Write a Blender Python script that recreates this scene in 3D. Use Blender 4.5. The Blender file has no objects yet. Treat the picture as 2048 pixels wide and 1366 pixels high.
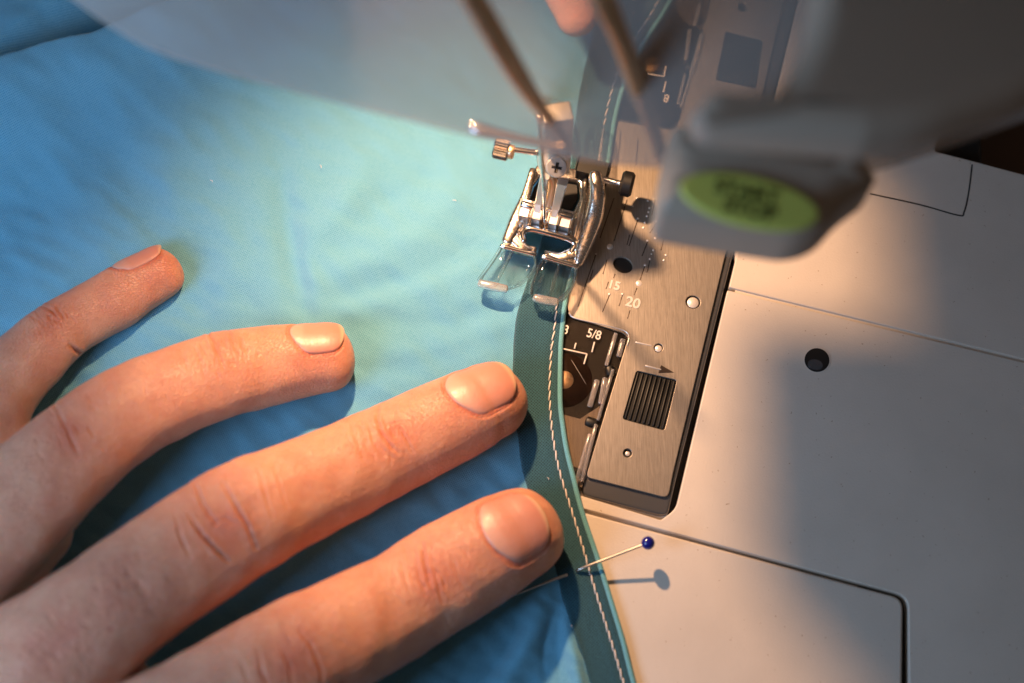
import bpy, bmesh, math, random
import numpy as np
from mathutils import Vector, Matrix, noise, kdtree
random.seed(7); rng = np.random.default_rng(7)
S = 0.001                      # everything below is measured in millimetres
R = math.radians
sc = bpy.context.scene
C = sc.collection

# ------------------------------------------------------------------ camera, world, lights
T = R(20); DIST = 280.0; FPX = 2800.0
CAM = Vector((0, -DIST*math.sin(T), DIST*math.cos(T)))
FWD = Vector((0, math.sin(T), -math.cos(T)))
def U(u, v, z=0.0):            # a point of the place seen at photograph position u, v and lying at height z
    x = (u-1024)/FPX; y = -(v-683)/FPX
    d = Vector((x, y*math.cos(T)+math.sin(T), y*math.sin(T)-math.cos(T)))
    return CAM + d*((z-CAM.z)/d.z)
def depth(p): return (Vector(p)-CAM).dot(FWD)
def PX(P):                     # N x 3 array -> u, v
    P = np.asarray(P, float)-np.array(CAM)
    dz = P@np.array(FWD); yy = P@np.array((0, math.cos(T), math.sin(T)))
    return 1024+FPX*P[:, 0]/dz, 683-FPX*yy/dz
cd = bpy.data.cameras.new('camera'); cam = bpy.data.objects.new('camera', cd); C.objects.link(cam)
cam.location = CAM*S; cam.rotation_euler = (T, 0, 0)
cd.sensor_width = 36; cd.lens = FPX/2048*36; cd.clip_start = 0.01; cd.clip_end = 20
cd.dof.use_dof = True; cd.dof.focus_distance = depth(U(1080, 560, 5))*S
cd.dof.aperture_fstop = cd.lens/5.7
sc.camera = cam
w = bpy.data.worlds.new('World'); sc.world = w; w.use_nodes = True
bg = w.node_tree.nodes['Background']; bg.inputs[0].default_value = (0.62, 0.49, 0.42, 1); bg.inputs[1].default_value = 0.10
sc.view_settings.view_transform = 'Standard'; sc.view_settings.look = 'None'
sc.view_settings.exposure = 0; sc.view_settings.gamma = 1
def light(name, kind, loc, aim, energy, col, size, **k):
    l = bpy.data.lights.new(name, kind); l.energy = energy; l.color = col
    if kind == 'AREA': l.size = size*S
    else: l.shadow_soft_size = size*S
    for a, b in k.items(): setattr(l, a, b)
    o = bpy.data.objects.new(name, l); C.objects.link(o); o.location = Vector(loc)*S
    o.rotation_euler = (Vector(aim)-Vector(loc)).to_track_quat('-Z', 'Y').to_euler(); return o
LAMP = Vector((-25, 60, 98))
light('machine_lamp', 'SPOT', LAMP, (18, -18, 0), 1.36, (1.0, 0.57, 0.30), 3.0, spot_size=R(118), spot_blend=0.9)
light('window_light', 'AREA', (-160, -100, 150), U(500, 800, 0), 0.38, (0.42, 0.64, 0.95), 100)

# ------------------------------------------------------------------ helpers
def label(o, lab=None, cat=None, group=None, kind=None):
    if lab: o['label'] = lab
    if cat: o['category'] = cat
    if group: o['group'] = group
    if kind: o['kind'] = kind
    return o
WL = {}
def thing(name, loc, lab, cat, group=None):
    o = bpy.data.objects.new(name, None); C.objects.link(o); o.location = Vector(loc)*S; o.empty_display_size = .01
    WL[o] = Vector(loc); return label(o, lab, cat, group)
def put(name, me, mat, parent=None, smooth=True, lab=None):
    n = len(me.vertices); a = np.empty(n*3); me.vertices.foreach_get('co', a); a = a.reshape(-1, 3)
    c = (a.min(0)+a.max(0))/2
    a = (a-c)*S; me.vertices.foreach_set('co', a.ravel()); me.update()
    if mat:
        me.materials.clear(); me.materials.append(mat)
    me.polygons.foreach_set('use_smooth', [smooth]*len(me.polygons))
    o = bpy.data.objects.new(name, me); C.objects.link(o)
    c = Vector(c); WL[o] = c
    if parent: o.parent = parent; o.location = (c-WL[parent])*S
    else: o.location = c*S
    if lab: o['label'] = lab
    return o
def mk(name, V, F, mat, parent=None, smooth=True, lab=None):
    me = bpy.data.meshes.new(name); me.from_pydata([tuple(v) for v in V], [], F); me.update()
    return put(name, me, mat, parent, smooth, lab)
def sharp(o, ang=40):
    try: o.data.set_sharp_from_angle(angle=R(ang))
    except Exception: pass
    return o
def slab(name, loops, z0, z1, mat, parent=None, bev=0.15, zpx=None, bres=3, lab=None, raw=False):
    """loops: outline first, then holes, photograph positions at height zpx (raw: millimetres)"""
    cu = bpy.data.curves.new('c', 'CURVE'); cu.dimensions = '2D'; cu.fill_mode = 'BOTH'
    for L in loops:
        pts = [Vector(p) for p in L] if raw else [U(p[0], p[1], z1 if zpx is None else zpx) for p in L]
        s = cu.splines.new('POLY'); s.points.add(len(pts)-1)
        for q, p in zip(s.points, pts): q.co = (p[0], p[1], 0, 1)
        s.use_cyclic_u = True
    cu.extrude = (z1-z0)/2-bev; cu.bevel_depth = bev; cu.offset = -bev; cu.bevel_resolution = bres
    t = bpy.data.objects.new('t', cu); C.objects.link(t)
    dg = bpy.context.evaluated_depsgraph_get()
    me = bpy.data.meshes.new_from_object(t.evaluated_get(dg)); me.transform(Matrix.Translation((0, 0, (z0+z1)/2)))
    bpy.data.objects.remove(t); bpy.data.curves.remove(cu)
    return sharp(put(name, me, mat, parent, True, lab), 35)
def rnd(L, r, n=5):            # round the corners of a polygon (same units as L)
    out = []; m = len(L)
    for i in range(m):
        p = Vector(L[i][:2]); a = Vector(L[i-1][:2])-p; b = Vector(L[(i+1) % m][:2])-p
        rr = L[i][2] if len(L[i]) > 2 else r
        rr = min(rr, a.length*.45, b.length*.45)
        A = p+a.normalized()*rr; B = p+b.normalized()*rr
        for k in range(n+1):
            t = k/n; out.append(tuple(A*(1-t)**2+p*2*t*(1-t)+B*t*t))
    return out
def ell(u, v, a, b, ang=14, n=28):
    c, s = math.cos(R(ang)), math.sin(R(ang))
    return [(u+a*math.cos(t)*c-b*math.sin(t)*s, v+a*math.cos(t)*s+b*math.sin(t)*c) for t in np.linspace(0, 2*math.pi, n, endpoint=False)]
def cr(P, n):                  # Catmull-Rom through rows of P, n samples per span
    P = np.asarray(P, float); Q = np.vstack([2*P[0]-P[1], P, 2*P[-1]-P[-2]]); out = []
    for i in range(1, len(Q)-2):
        for t in np.arange(n)/n:
            out.append(.5*(2*Q[i]+(Q[i+1]-Q[i-1])*t+(2*Q[i-1]-5*Q[i]+4*Q[i+1]-Q[i+2])*t*t+(-Q[i-1]+3*Q[i]-3*Q[i+1]+Q[i+2])*t**3))
    out.append(P[-1]); return np.array(out)
def loft(rings, caps=True):
    V = []; F = []; n = len(rings[0])
    for r in rings: V += [tuple(p) for p in r]
    for i in range(len(rings)-1):
        for j in range(n): F.append((i*n+j, i*n+(j+1) % n, (i+1)*n+(j+1) % n, (i+1)*n+j))
    if caps: F.append(tuple(range(n))[::-1]); F.append(tuple((len(rings)-1)*n+j for j in range(n)))
    return V, F
def tube(name, pts, rad, mat, parent=None, seg=12, flat=1.0, up=(0, 0, 1), lab=None, power=1.0, n=6, join=None):
    A = cr(np.array([list(p)+[r] for p, r in zip(pts, rad if hasattr(rad, '__len__') else [rad]*len(pts))]), n)
    rings = []; N = len(A)
    for i in range(N):
        t = Vector(A[min(i+1, N-1)][:3])-Vector(A[max(i-1, 0)][:3]); t.normalize()
        s = t.cross(Vector(up)); s.normalize(); q = s.cross(t); r = A[i][3]
        ring = []
        for k in range(seg):
            a = 2*math.pi*k/seg; ca, sa = math.cos(a), math.sin(a)
            ca = math.copysign(abs(ca)**power, ca); sa = math.copysign(abs(sa)**power, sa)
            ring.append(Vector(A[i][:3])+s*(r*ca)+q*(r*flat*sa))
        rings.append(ring)
    def cap(c, ring, d): return [[c+(p-c)*f+d*g for p in ring] for f, g in ((.55, .8), (.85, .5))]
    r0 = A[0][3]; r1 = A[-1][3]; d0 = (Vector(A[0][:3])-Vector(A[1][:3])).normalized(); d1 = (Vector(A[-1][:3])-Vector(A[-2][:3])).normalized()
    a = cap(Vector(A[0][:3]), rings[0], d0*r0*.8*min(1, flat)); b = cap(Vector(A[-1][:3]), rings[-1], d1*r1*.8*min(1, flat))
    V, F = loft(a+rings+b[::-1])
    if join is not None: join.append((V, F)); return None
    return mk(name, V, F, mat, parent, True, lab)
def merged(parts):
    V = []; F = []
    for v, f in parts:
        o = len(V); V += list(v); F += [tuple(i+o for i in g) for g in f]
    return V, F
def cyl(c, ax, r, h, seg=32, bev=.2, knurl=0):
    c = Vector(c); ax = Vector(ax).normalized(); s = ax.orthogonal().normalized(); q = ax.cross(s); rings = []
    for rr, hh in ((r-bev, -h/2), (r, -h/2+bev), (r, h/2-bev), (r-bev, h/2)):
        rings.append([c+ax*hh+s*(math.cos(2*math.pi*k/seg)*(rr-(knurl if k % 2 else 0)))+q*(math.sin(2*math.pi*k/seg)*(rr-(knurl if k % 2 else 0))) for k in range(seg)])
    return loft(rings)
def box(c, ax, ay, az, bev=.2):    # c centre, half-axis vectors
    bm = bmesh.new(); bmesh.ops.create_cube(bm, size=2)
    M = Matrix((ax, ay, az)).transposed().to_4x4(); M.translation = Vector(c); bm.transform(M)
    bmesh.ops.bevel(bm, geom=bm.edges[:], offset=bev, segments=3, affect='EDGES', profile=.5)
    V = [v.co.copy() for v in bm.verts]; F = [tuple(v.index for v in f.verts) for f in bm.faces]; bm.free(); return V, F
def text(name, s, u, v, z, size, ang, mat, parent, ext=.03, bold=0, sx=1.0, lab=None):
    cu = bpy.data.curves.new('t', 'FONT'); cu.body = s; cu.size = size; cu.align_x = 'CENTER'; cu.align_y = 'CENTER'; cu.extrude = ext; cu.offset = bold
    t = bpy.data.objects.new('t', cu); C.objects.link(t); dg = bpy.context.evaluated_depsgraph_get()
    me = bpy.data.meshes.new_from_object(t.evaluated_get(dg)); bpy.data.objects.remove(t)
    p = U(u, v, z)
    me.transform(Matrix.Translation(p)@Matrix.Rotation(R(ang), 4, 'Z')@Matrix.Diagonal((sx, 1, 1, 1)))
    return put(name, me, mat, parent, False, lab)

# ------------------------------------------------------------------ materials
class NB:
    def __init__(s, name):
        s.m = bpy.data.materials.new(name); s.m.use_nodes = True; s.t = s.m.node_tree; s.n = s.t.nodes; s.l = s.t.links
        s.p = s.n['Principled BSDF']; s.out = s.n['Material Output']
    def add(s, typ, **k):
        x = s.n.new('ShaderNode'+typ)
        for a, b in k.items():
            if a.startswith('i_'): x.inputs[a[2:].replace('_', ' ')].default_value = b
            else: setattr(x, a, b)
        return x
    def link(s, a, b): s.l.new(a, b)
    def coord(s, scale=(1, 1, 1), rot=(0, 0, 0)):
        c = s.add('TexCoord'); m = s.add('Mapping'); m.inputs['Scale'].default_value = scale; m.inputs['Rotation'].default_value = rot
        s.link(c.outputs['Object'], m.inputs[0]); return m.outputs[0]
    def noise(s, vec, scale, detail=3, rough=.5):
        x = s.add('TexNoise'); x.inputs['Scale'].default_value = scale; x.inputs['Detail'].default_value = detail; x.inputs['Roughness'].default_value = rough
        if vec: s.link(vec, x.inputs['Vector'])
        return x.outputs['Fac']
    def ramp(s, fac, stops):
        x = s.add('ValToRGB'); e = x.color_ramp.elements
        while len(e) < len(stops): e.new(.5)
        for q, (p, c) in zip(e, stops): q.position = p; q.color = (*c, 1) if len(c) == 3 else c
        s.link(fac, x.inputs[0]); return x.outputs[0]
    def math(s, op, a, b=None):
        x = s.add('Math', operation=op)
        for i, v in enumerate((a, b)):
            if v is None: continue
            if isinstance(v, (int, float)): x.inputs[i].default_value = v
            else: s.link(v, x.inputs[i])
        return x.outputs[0]
    def bump(s, h, dist, strength=1.0, nrm=None):
        x = s.add('Bump'); x.inputs['Distance'].default_value = dist*S; x.inputs['Strength'].default_value = strength
        s.link(h, x.inputs['Height'])
        if nrm: s.link(nrm, x.inputs['Normal'])
        return x.outputs[0]
    def set(s, **k):
        for a, b in k.items():
            i = s.p.inputs[a.replace('_', ' ')]
            if isinstance(b, bpy.types.NodeSocket): s.link(b, i)
            else: i.default_value = b if not isinstance(b, tuple) else ((*b, 1) if len(b) == 3 else b)
        return s
def simple(name, col, rough=.5, metal=0, bumpd=0, bscale=800, var=.0, vscale=60, **k):
    b = NB(name); v = b.coord()
    if var:
        n = b.noise(v, vscale, 4, .6)
        c = b.ramp(n, [(.3, tuple(x*(1-var) for x in col)), (.7, tuple(min(1, x*(1+var)) for x in col))]); b.set(Base_Color=c)
    else: b.set(Base_Color=col)
    b.set(Roughness=rough, Metallic=metal, **k)
    if bumpd: b.set(Normal=b.bump(b.noise(v, bscale, 3), bumpd))
    return b.m
M = {}
M['plastic'] = simple('cream_plastic', (.70, .62, .53), .40, bumpd=.035, bscale=2200, var=.05, vscale=45)
def bed():
    b = NB('cream_plastic'); v = b.coord(); n = b.noise(v, 45, 4, .6); d = b.noise(v, 1500, 2, .5); sc_ = b.noise(b.coord((1, .02, 1), (0, 0, R(35))), 1800, 2, .5)
    base = b.ramp(n, [(.3, (.66, .585, .50)), (.7, (.73, .65, .56))]); dust = b.ramp(d, [(.735, (1, 1, 1)), (.76, (.62, .52, .42))])
    mx = b.add('MixRGB', blend_type='MULTIPLY'); mx.inputs[0].default_value = 1; b.link(base, mx.inputs[1]); b.link(dust, mx.inputs[2])
    b.set(Base_Color=mx.outputs[0], Roughness=b.math('ADD', b.math('MULTIPLY', sc_, .25), .28), Normal=b.bump(b.noise(v, 2400, 3, .6), .04)); return b.m
M['plastic'] = bed()
M['pod'] = simple('white_housing_plastic', (.44, .36, .28), .45, bumpd=.02, bscale=900, var=.02)
M['dark'] = simple('dark_interior', (.012, .010, .009), .5, var=.2)
M['rubber'] = simple('black_plastic', (.007, .007, .007), .45)
M['table'] = simple('dark_wood', (.10, .05, .022), .5, var=.35, vscale=20)
def chrome(name, col, rough, bd=.02, sc_=500):
    b = NB(name); v = b.coord(); n = b.noise(v, sc_, 3, .6)
    rr = b.ramp(n, [(.3, (rough*.7,)*3), (.75, (rough*1.6,)*3)])
    b.set(Base_Color=col, Metallic=1.0, Roughness=rr, Normal=b.bump(b.noise(v, sc_*1.3, 2), bd)); return b.m
M['chrome'] = chrome('chromed_steel', (.80, .78, .76), .10, .03)
M['satin'] = simple('satin_steel', (.78, .74, .70), .34, metal=.75, bumpd=.01)
M['cast'] = chrome('cast_steel', (.84, .76, .68), .20, .02, 1800)
M['needle'] = chrome('needle_steel', (.78, .76, .74), .16, .005)
M['pinsteel'] = simple('pin_steel', (.80, .74, .68), .28, metal=1)
M['bronze'] = chrome('bronze_metal', (.84, .58, .36), .42)
def brushed():
    b = NB('brushed_steel')
    v = b.coord((1, .03, 1), (0, 0, R(-14))); n = b.noise(v, 9000, 2, .6)
    g = b.noise(b.coord(), 1500, 3, .6); big = b.noise(b.coord(), 40, 3)
    c = b.ramp(n, [(.3, (.29, .255, .215)), (.7, (.44, .385, .33))])
    r = b.math('ADD', b.math('MULTIPLY', g, .12), .36)
    b.set(Base_Color=c, Metallic=.62, Roughness=r, Normal=b.bump(b.math('ADD', n, b.math('MULTIPLY', g, .6)), .012)); return b.m
M['steel'] = brushed()
M['frame'] = simple('grey_polished_rim', (.20, .20, .21), .22, metal=.7, bumpd=.01)
def clear(name, tint, trans_mix, rough=.03, ior=1.46):
    b = NB(name); v = b.coord()
    b.set(Base_Color=tint, Roughness=rough, IOR=ior, Normal=b.bump(b.noise(v, 500, 2), .02)); b.p.inputs['Transmission Weight'].default_value = 1.0
    tr = b.add('BsdfTransparent'); tr.inputs[0].default_value = (*tint, 1); mx = b.add('MixShader'); mx.inputs[0].default_value = trans_mix
    b.link(b.p.outputs[0], mx.inputs[1]); b.link(tr.outputs[0], mx.inputs[2]); b.link(mx.outputs[0], b.out.inputs[0]); return b.m
M['clear'] = clear('clear_plastic', (.97, .95, .94), .58)
fb = NB('frosted_clear_edge'); fb.set(Base_Color=(.92, .86, .82), Roughness=.16, IOR=1.46); fb.p.inputs['Transmission Weight'].default_value = .85; M['frost'] = fb.m
M['window'] = clear('clear_cover_plastic', (.82, .78, .74), .55, .06)
def visor():
    b = NB('visor_haze_plastic'); v = b.coord(); n = b.noise(v, 14, 3)
    b.set(Base_Color=(.58, .52, .47), Roughness=.6)  # diffuse colour mixed in as haze for reflected room light on clear plastic
    tr = b.add('BsdfTransparent'); tr.inputs[0].default_value = (.93, .93, .93, 1); mx = b.add('MixShader')
    b.link(b.ramp(n, [(.3, (.34,)*3), (.7, (.40,)*3)]), mx.inputs[0])
    b.link(tr.outputs[0], mx.inputs[1]); b.link(b.p.outputs[0], mx.inputs[2]); b.link(mx.outputs[0], b.out.inputs[0]); return b.m
M['visor'] = visor()
def cloth(name, c0, c1, rot, pitch, bd, fuzz=.25):
    b = NB(name); v = b.coord((1, 1, 1), (0, 0, rot))
    wob = b.noise(v, 900, 2)
    def wave(d):
        x = b.add('TexWave', wave_type='BANDS', bands_direction=d, wave_profile='SIN'); x.inputs['Scale'].default_value = .314/(pitch*S)
        x.inputs['Distortion'].default_value = 1.0; x.inputs['Detail'].default_value = 1; x.inputs['Detail Scale'].default_value = 4
        b.link(v, x.inputs[0]); return x.outputs['Fac']
    h = b.math('MAXIMUM', wave('X'), wave('Y')); g = b.noise(v, 2600, 3, .7); big = b.noise(v, 30, 3)
    f = b.math('ADD', b.math('MULTIPLY', h, .70), b.math('MULTIPLY', g, .70))
    f = b.math('ADD', f, b.math('MULTIPLY', b.math('SUBTRACT', big, .5), .25))
    c = b.ramp(f, [(.50, c0), (1.05, c1)])
    b.set(Base_Color=c, Roughness=.85, Normal=b.bump(b.math('ADD', h, b.math('MULTIPLY', g, .8)), bd))
    b.p.inputs['Sheen Weight'].default_value = fuzz; b.p.inputs['Sheen Roughness'].default_value = .5
    b.p.inputs['Specular IOR Level'].default_value = .2
    return b.m
M['cloth'] = cloth('turquoise_cotton', (.07, .30, .49), (.185, .48, .65), R(-28), .36, .11)
M['binding'] = cloth('dark_teal_cotton', (.004, .028, .042), (.040, .13, .17), R(42), .43, .12)
M['hem'] = cloth('hem_cotton', (.07, .26, .34), (.18, .46, .50), R(20), .34, .05)
M['thread'] = simple('peach_thread', (.78, .71, .66), .6, bumpd=.05, bscale=3000)
M['print'] = simple('white_print', (.75, .66, .58), .5)
M['mark'] = simple('engraved_dark_metal', (.07, .05, .04), .35, metal=.6)
M['bright'] = simple('engraved_bright_metal', (.88, .80, .72), .28, metal=.35)
M['green'] = simple('lime_button', (.62, .68, .14), .45)
M['ink'] = simple('dark_olive_ink', (.035, .055, .012), .5)
M['blue_glass'] = simple('blue_glass', (.010, .012, .20), .08, Coat_Weight=.6)
M['bobbin'] = simple('bobbin_brown', (.045, .024, .014), .30, metal=.5, var=.6, vscale=260)
def skin():
    b = NB('skin'); v = b.coord(); a = b.add('Attribute', attribute_name='red'); mot = b.noise(v, 160, 4, .6); fine = b.noise(v, 700, 3, .6)
    f = b.math('ADD', b.math('MULTIPLY', a.outputs['Fac'], .62), b.math('ADD', b.math('MULTIPLY', mot, .62), b.math('MULTIPLY', fine, .18)))
    c = b.ramp(f, [(.28, (.74, .385, .25)), (.58, (.65, .27, .17)), (1.0, (.50, .125, .08))])
    vo = b.add('TexVoronoi', feature='DISTANCE_TO_EDGE'); vo.inputs['Scale'].default_value = 1500; vo.inputs['Randomness'].default_value = 1
    wv = b.coord((1, 1.7, 1), (0, 0, R(25))); b.link(wv, vo.inputs['Vector'])
    cell = b.ramp(vo.outputs['Distance'], [(.0, (0, 0, 0)), (.12, (1, 1, 1))])
    n1 = b.bump(cell, .11, 1.0); n2 = b.bump(b.noise(v, 850, 5, .7), .15, 1, n1)
    b.set(Base_Color=c, Roughness=b.math('ADD', b.math('MULTIPLY', fine, .25), .28), Normal=n2)
    b.p.inputs['Subsurface Weight'].default_value = .42; b.p.inputs['Subsurface Radius'].default_value = (1.0, .32, .16); b.p.inputs['Subsurface Scale'].default_value = .50*S
    b.p.inputs['Specular IOR Level'].default_value = .42
    return b.m
M['skin'] = skin()
def nailm():
    b = NB('fingernail'); v = b.coord((1, 1, 1)); a = b.add('Attribute', attribute_name='tip')
    c = b.ramp(a.outputs['Fac'], [(.0, (.62, .35, .27)), (.20, (.60, .31, .235)), (.30, (.56, .26, .19)), (.90, (.54, .23, .165)), (.96, (.62, .38, .25))])
    wv_ = b.coord((1, .08, 1), (0, 0, R(-62))); b.set(Base_Color=c, Roughness=b.math('ADD', b.math('MULTIPLY', b.noise(v, 1200, 3), .3), .26), Normal=b.bump(b.noise(wv_, 2600, 2), .035, 1, b.bump(b.noise(v, 350, 3), .10)))
    b.p.inputs['Subsurface Weight'].default_value = .35; b.p.inputs['Subsurface Radius'].default_value = (1, .35, .2); b.p.inputs['Subsurface Scale'].default_value = 1.0*S
    return b.m
M['nail'] = nailm()

# ------------------------------------------------------------------ setting
slab('tabletop', [[(-700, -700), (700, -700), (700, 900), (-700, 900)]], -75, -60, M['table'], raw=True, bev=1)['kind'] = 'structure'

# ------------------------------------------------------------------ sewing machine bed
mach = thing('sewing_machine', (60, -20, -60), 'cream sewing machine with steel needle plate, clear bobbin cover and raised presser foot', 'sewing machine')
slab('machine_base', [[(-160, -110), (112, -110), (112, 22), (99, 30), (106, 110), (-160, 110)]], -60, -3.2, M['dark'], mach, raw=True, bev=1)
# upper bed panel right of the plate
slab('bed_panel', [rnd([(1458, 574, 3), (1668, -290, 3), (2010, -290, 3), (1968, -40, 20), (1868, 302, 8), (1935, 319, 6), (2048, 349, 6), (2200, 389, 3), (2200, 755, 3)], 6)],
     -3.2, 0, M['plastic'], mach, bev=.22)
seam2 = [(1140, 1006), (1790, 1178), (1818, 1200), (1814, 1700)]
slab('bed_panel', [rnd([(1455, 580, 3), (2200, 761, 3), (2200, 1700, 3), (1822, 1700, 3), (1817, 1192, 26), (840, 930, 3), (848, 895, 3), (1322, 1040, 4), (1352, 1018, 25)], 8)],
     -3.2, 0, M['plastic'], mach, bev=.22)
slab('bed_joint_floor', [[(1470, 470), (2300, 470), (2300, 900), (1470, 700)]], -1.2, -.55, M['plastic'], mach, bev=.05)
wq = [U(1080, 960, -1)*1, U(1720, 1130, -1)*1, U(1720, 1200, -1)*1, U(1080, 1030, -1)*1]
V = [Vector((p.x, p.y, z)) for p, z in zip(wq, (-.5, -3.0, -3.0, -.5))]; V += [v-Vector((0, 0, .15)) for v in V]
mk('bed_joint_floor', V, [(0, 3, 2, 1), (4, 5, 6, 7), (0, 1, 5, 4), (1, 2, 6, 5), (2, 3, 7, 6), (3, 0, 4, 7)], M['plastic'], mach, False)
slab('accessory_tray_lid', [rnd([(838, 936, 3), (1806, 1197, 22), (1800, 1700, 3), (760, 1700, 3)], 8)], -3.2, -.12, M['plastic'], mach, bev=.45)
slab('bed_panel', [rnd([(-900, -290, 3), (1150, -290, 3), (835, 930, 3), (750, 1700, 3), (-900, 1700, 3)], 8)], -3.2, 0, M['plastic'], mach, bev=.22)
# groove of the small lid at the back edge of the bed
gl = [(1740, 388), (1840, 410), (1916, 431), (1928, 424), (1937, 385), (1944, 330)]
tube('lid_groove', [U(*p, -.12) for p in gl], .22, M['dark'], mach, flat=.9, seg=8)
# round socket in the bed, its shade and lit rim laid on as colour
def ringhole(u, v, r_, parent):
    slab('socket', [ell(u, v, r_, r_*.95)], .02, .14, M['dark'], parent, bev=.04)  # dark disc on the bed in place of the shaded hole
    slab('socket_rim', [ell(u, v, r_+2.5, r_*.95+2.5), ell(u, v, r_-1, r_*.95-1)], .02, .08, M['plastic'], parent, bev=.02)
    cv = slab('socket_lit_patch', [ell(u-3, v+9, r_*.62, r_*.42)], .1, .2, M['frame'], parent, bev=.03)  # paler disc imitating the lit inner wall at lower left
ringhole(1634, 720, 25, mach)

# plate rim and brushed plate
rim = [(1650, -260), (1592, 0), (1463, 520), (1352, 960), (1336, 1029, 22), (1320, 1030, 12), (1162, 990, 14), (1168, 950), (1262, 640), (1138, 610), (1050, 560), (1150, 200), (1262, -260)]
slab('plate_rim', [rnd(rim, 4)], -3.2, -.05, M['frame'], mach, bev=.5, bres=5)
sq1 = rnd([(1273, 741), (1354, 760), (1329, 861), (1245, 838)], 6); sq2 = rnd([(1452, 62), (1527, 80), (1513, 177), (1432, 160)], 6)
plate = [(1628, -250, 3), (1568, 0, 3), (1458, 478, 3), (1345, 950, 3), (1336, 996, 14), (1172, 954, 10), (1200, 860, 3), (1258, 670, 16), (1140, 632, 12), (1120, 560, 3), (1200, 300, 4),
         (1228, 240, 14), (1352, 262, 14), (1395, 110, 3), (1424, -10, 3), (1480, -250, 3)]
holes = [sq1, sq2, ell(1246, 530, 20, 15, 25), ell(1386, 604, 15, 13), ell(1317, 696, 9, 9), ell(1255, 906, 9, 9), ell(1485, 14, 9, 9)]
for (u_, v_, a_) in ((1246, 530, 22), (1255, 906, 11), (1485, 14, 11), (1386, 604, 17), (1317, 696, 11)): slab('hole_shade_disc', [ell(u_, v_, a_, a_*.85, 20)], -.04, .02, M['dark'], mach, bev=.01)  # dark discs put in for the shade down the holes
np_ = slab('needle_plate', [rnd(plate, 3)]+holes, -.03, .55, M['steel'], mach, bev=.10)
def ribbed(q, nr):
    a, b, c, d = [U(*p, .2) for p in q]
    slab('ribbed_catch', [[(*p,) for p in (a, b, c, d)]], -.02, .10, M['rubber'], mach, bev=.02, raw=True)
    for i in range(nr):
        t = (i+.5)/nr; P = a.lerp(b, t); Q = d.lerp(c, t); P = P.lerp(Q, .04); Q = Q.lerp(P, .04)
        tube('catch_rib', [P, Q], .26, M['rubber'], mach, seg=8, flat=.9, n=2)
ribbed([(1273, 741), (1354, 760), (1329, 861), (1245, 838)], 9); ribbed([(1452, 62), (1527, 80), (1513, 177), (1432, 160)], 9)
for (u, v, a) in ((1386, 605, 12), (1317, 697, 7.5), (1255, 907, 5), (1278, 566, 7), (1220, 493, 7)):
    z = .42 if a > 6.5 else .1
    if (u, v) in ((1278, 566), (1220, 493)): z = .62
    V, F = cyl(U(u, v, z)-Vector((0, 0, .2)), (0, 0, 1), a*.098, .4, 20, .12); mk('plate_screw', V, F, M['bright'], mach)
for (a, b) in (((1192, 508), (1156, 613)), ((1228, 396), (1200, 476)), ((1254, 400), (1228, 482)), ((1276, 438), (1258, 492)), ((1295, 484), (1284, 512)), ((1290, 531), (1280, 560)),
               ((1274, 576), (1268, 590)), ((1230, 548), (1227, 556)), ((1219, 590), (1205, 624)), ((1260, 621), (1255, 637)), ((1217, 564), (1212, 578)),
               ((1242, 262), (1236, 320)), ((1276, 280), (1272, 330)), ((1311, 400), (1304, 430)), ((1186, 540), (1180, 560)), ((1330, 470), (1322, 500)), ((1300, 520), (1294, 545)), ((1245, 590), (1238, 612)), ((1214, 520), (1206, 548)), ((1340, 430), (1331, 458)), ((1259, 470), (1254, 490)), ((1314, 446), (1300, 466))):
    tube('engraved_line', [U(*a, .54), U(*b, .54)], .11, M['mark'], mach, seg=6, flat=.6, n=1)
for (a, b) in (((1271, 684), (1303, 691)), ((1291, 731), (1322, 739))):
    tube('engraved_line', [U(*a, .55), U(*b, .55)], .17, M['bright'], mach, seg=6, flat=.5, n=1)
slab('arrow_head', [[(1322, 730), (1348, 745), (1317, 746)]], .5, .60, M['mark'], mach, bev=.02)
for (u, v) in ((1299, 416), (1297, 424), (1294, 432), (1290, 445), (1287, 455), (1318, 460), (1315, 467), (1311, 476), (1322, 463), (1276, 437), (1295, 481), (1290, 530), (1192, 508), (1274, 396), (1265, 412), (1296, 401), (1219, 588), (1314, 443), (1330, 468), (1300, 518), (1245, 588), (1340, 428), (1307, 500), (1303, 508), (1332, 510), (1328, 520)):
    V, F = cyl(U(u, v, .58), (0, 0, 1), .26 if v != 508 else .18, .2, 10, .08); mk('stamped_dot', V, F, M['bright'], mach)
text('engraved_number', '15', 1228, 571, .60, 2.6, -16, M['bright'], mach, .05, .07)
text('engraved_number', '20', 1266, 606, .60, 3.0, -16, M['bright'], mach, .05, .07)

# bobbin covers: dark well, bobbin, steel floor, clear lid with moulded ribs
def cover(lid, floor, bob, ribs, bosses, blacks):
    slab('bobbin_well', [lid], -.02, .02, M['dark'], mach, bev=.005)
    V, F = cyl(U(*bob, .1), (0, 0, 1), 5.6, .12, 40, .05); o = mk('bobbin', V, F, M['bobbin'], mach)
    V, F = cyl(U(*bob, .16), (0, 0, 1), 1.9, .14, 32, .05); mk('bobbin_hub', V, F, M['bronze'], o)
    if floor: slab('well_floor', [floor], .0, .16, M['steel'], mach, bev=.02)
    c = slab('bobbin_cover', [rnd(lid, 5)], .22, .72, M['window'], mach, bev=.10)
    for a, b, r_ in bosses: tube('scratch', [U(*a, .74), U(*b, .74)], r_, M['print'], c, seg=6, flat=.3, n=1)
    for a, b, r_ in ribs: tube('moulded_rib', [U(*a, .66), U(*b, .66)], r_, M['frost'], c, seg=10, flat=.7, n=3)
    for a, b, r_ in blacks: tube('hinge_pad', [U(*a, .3), U(*b, .3)], r_, M['rubber'], c, seg=10, flat=.5, n=2)
    return c
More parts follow.
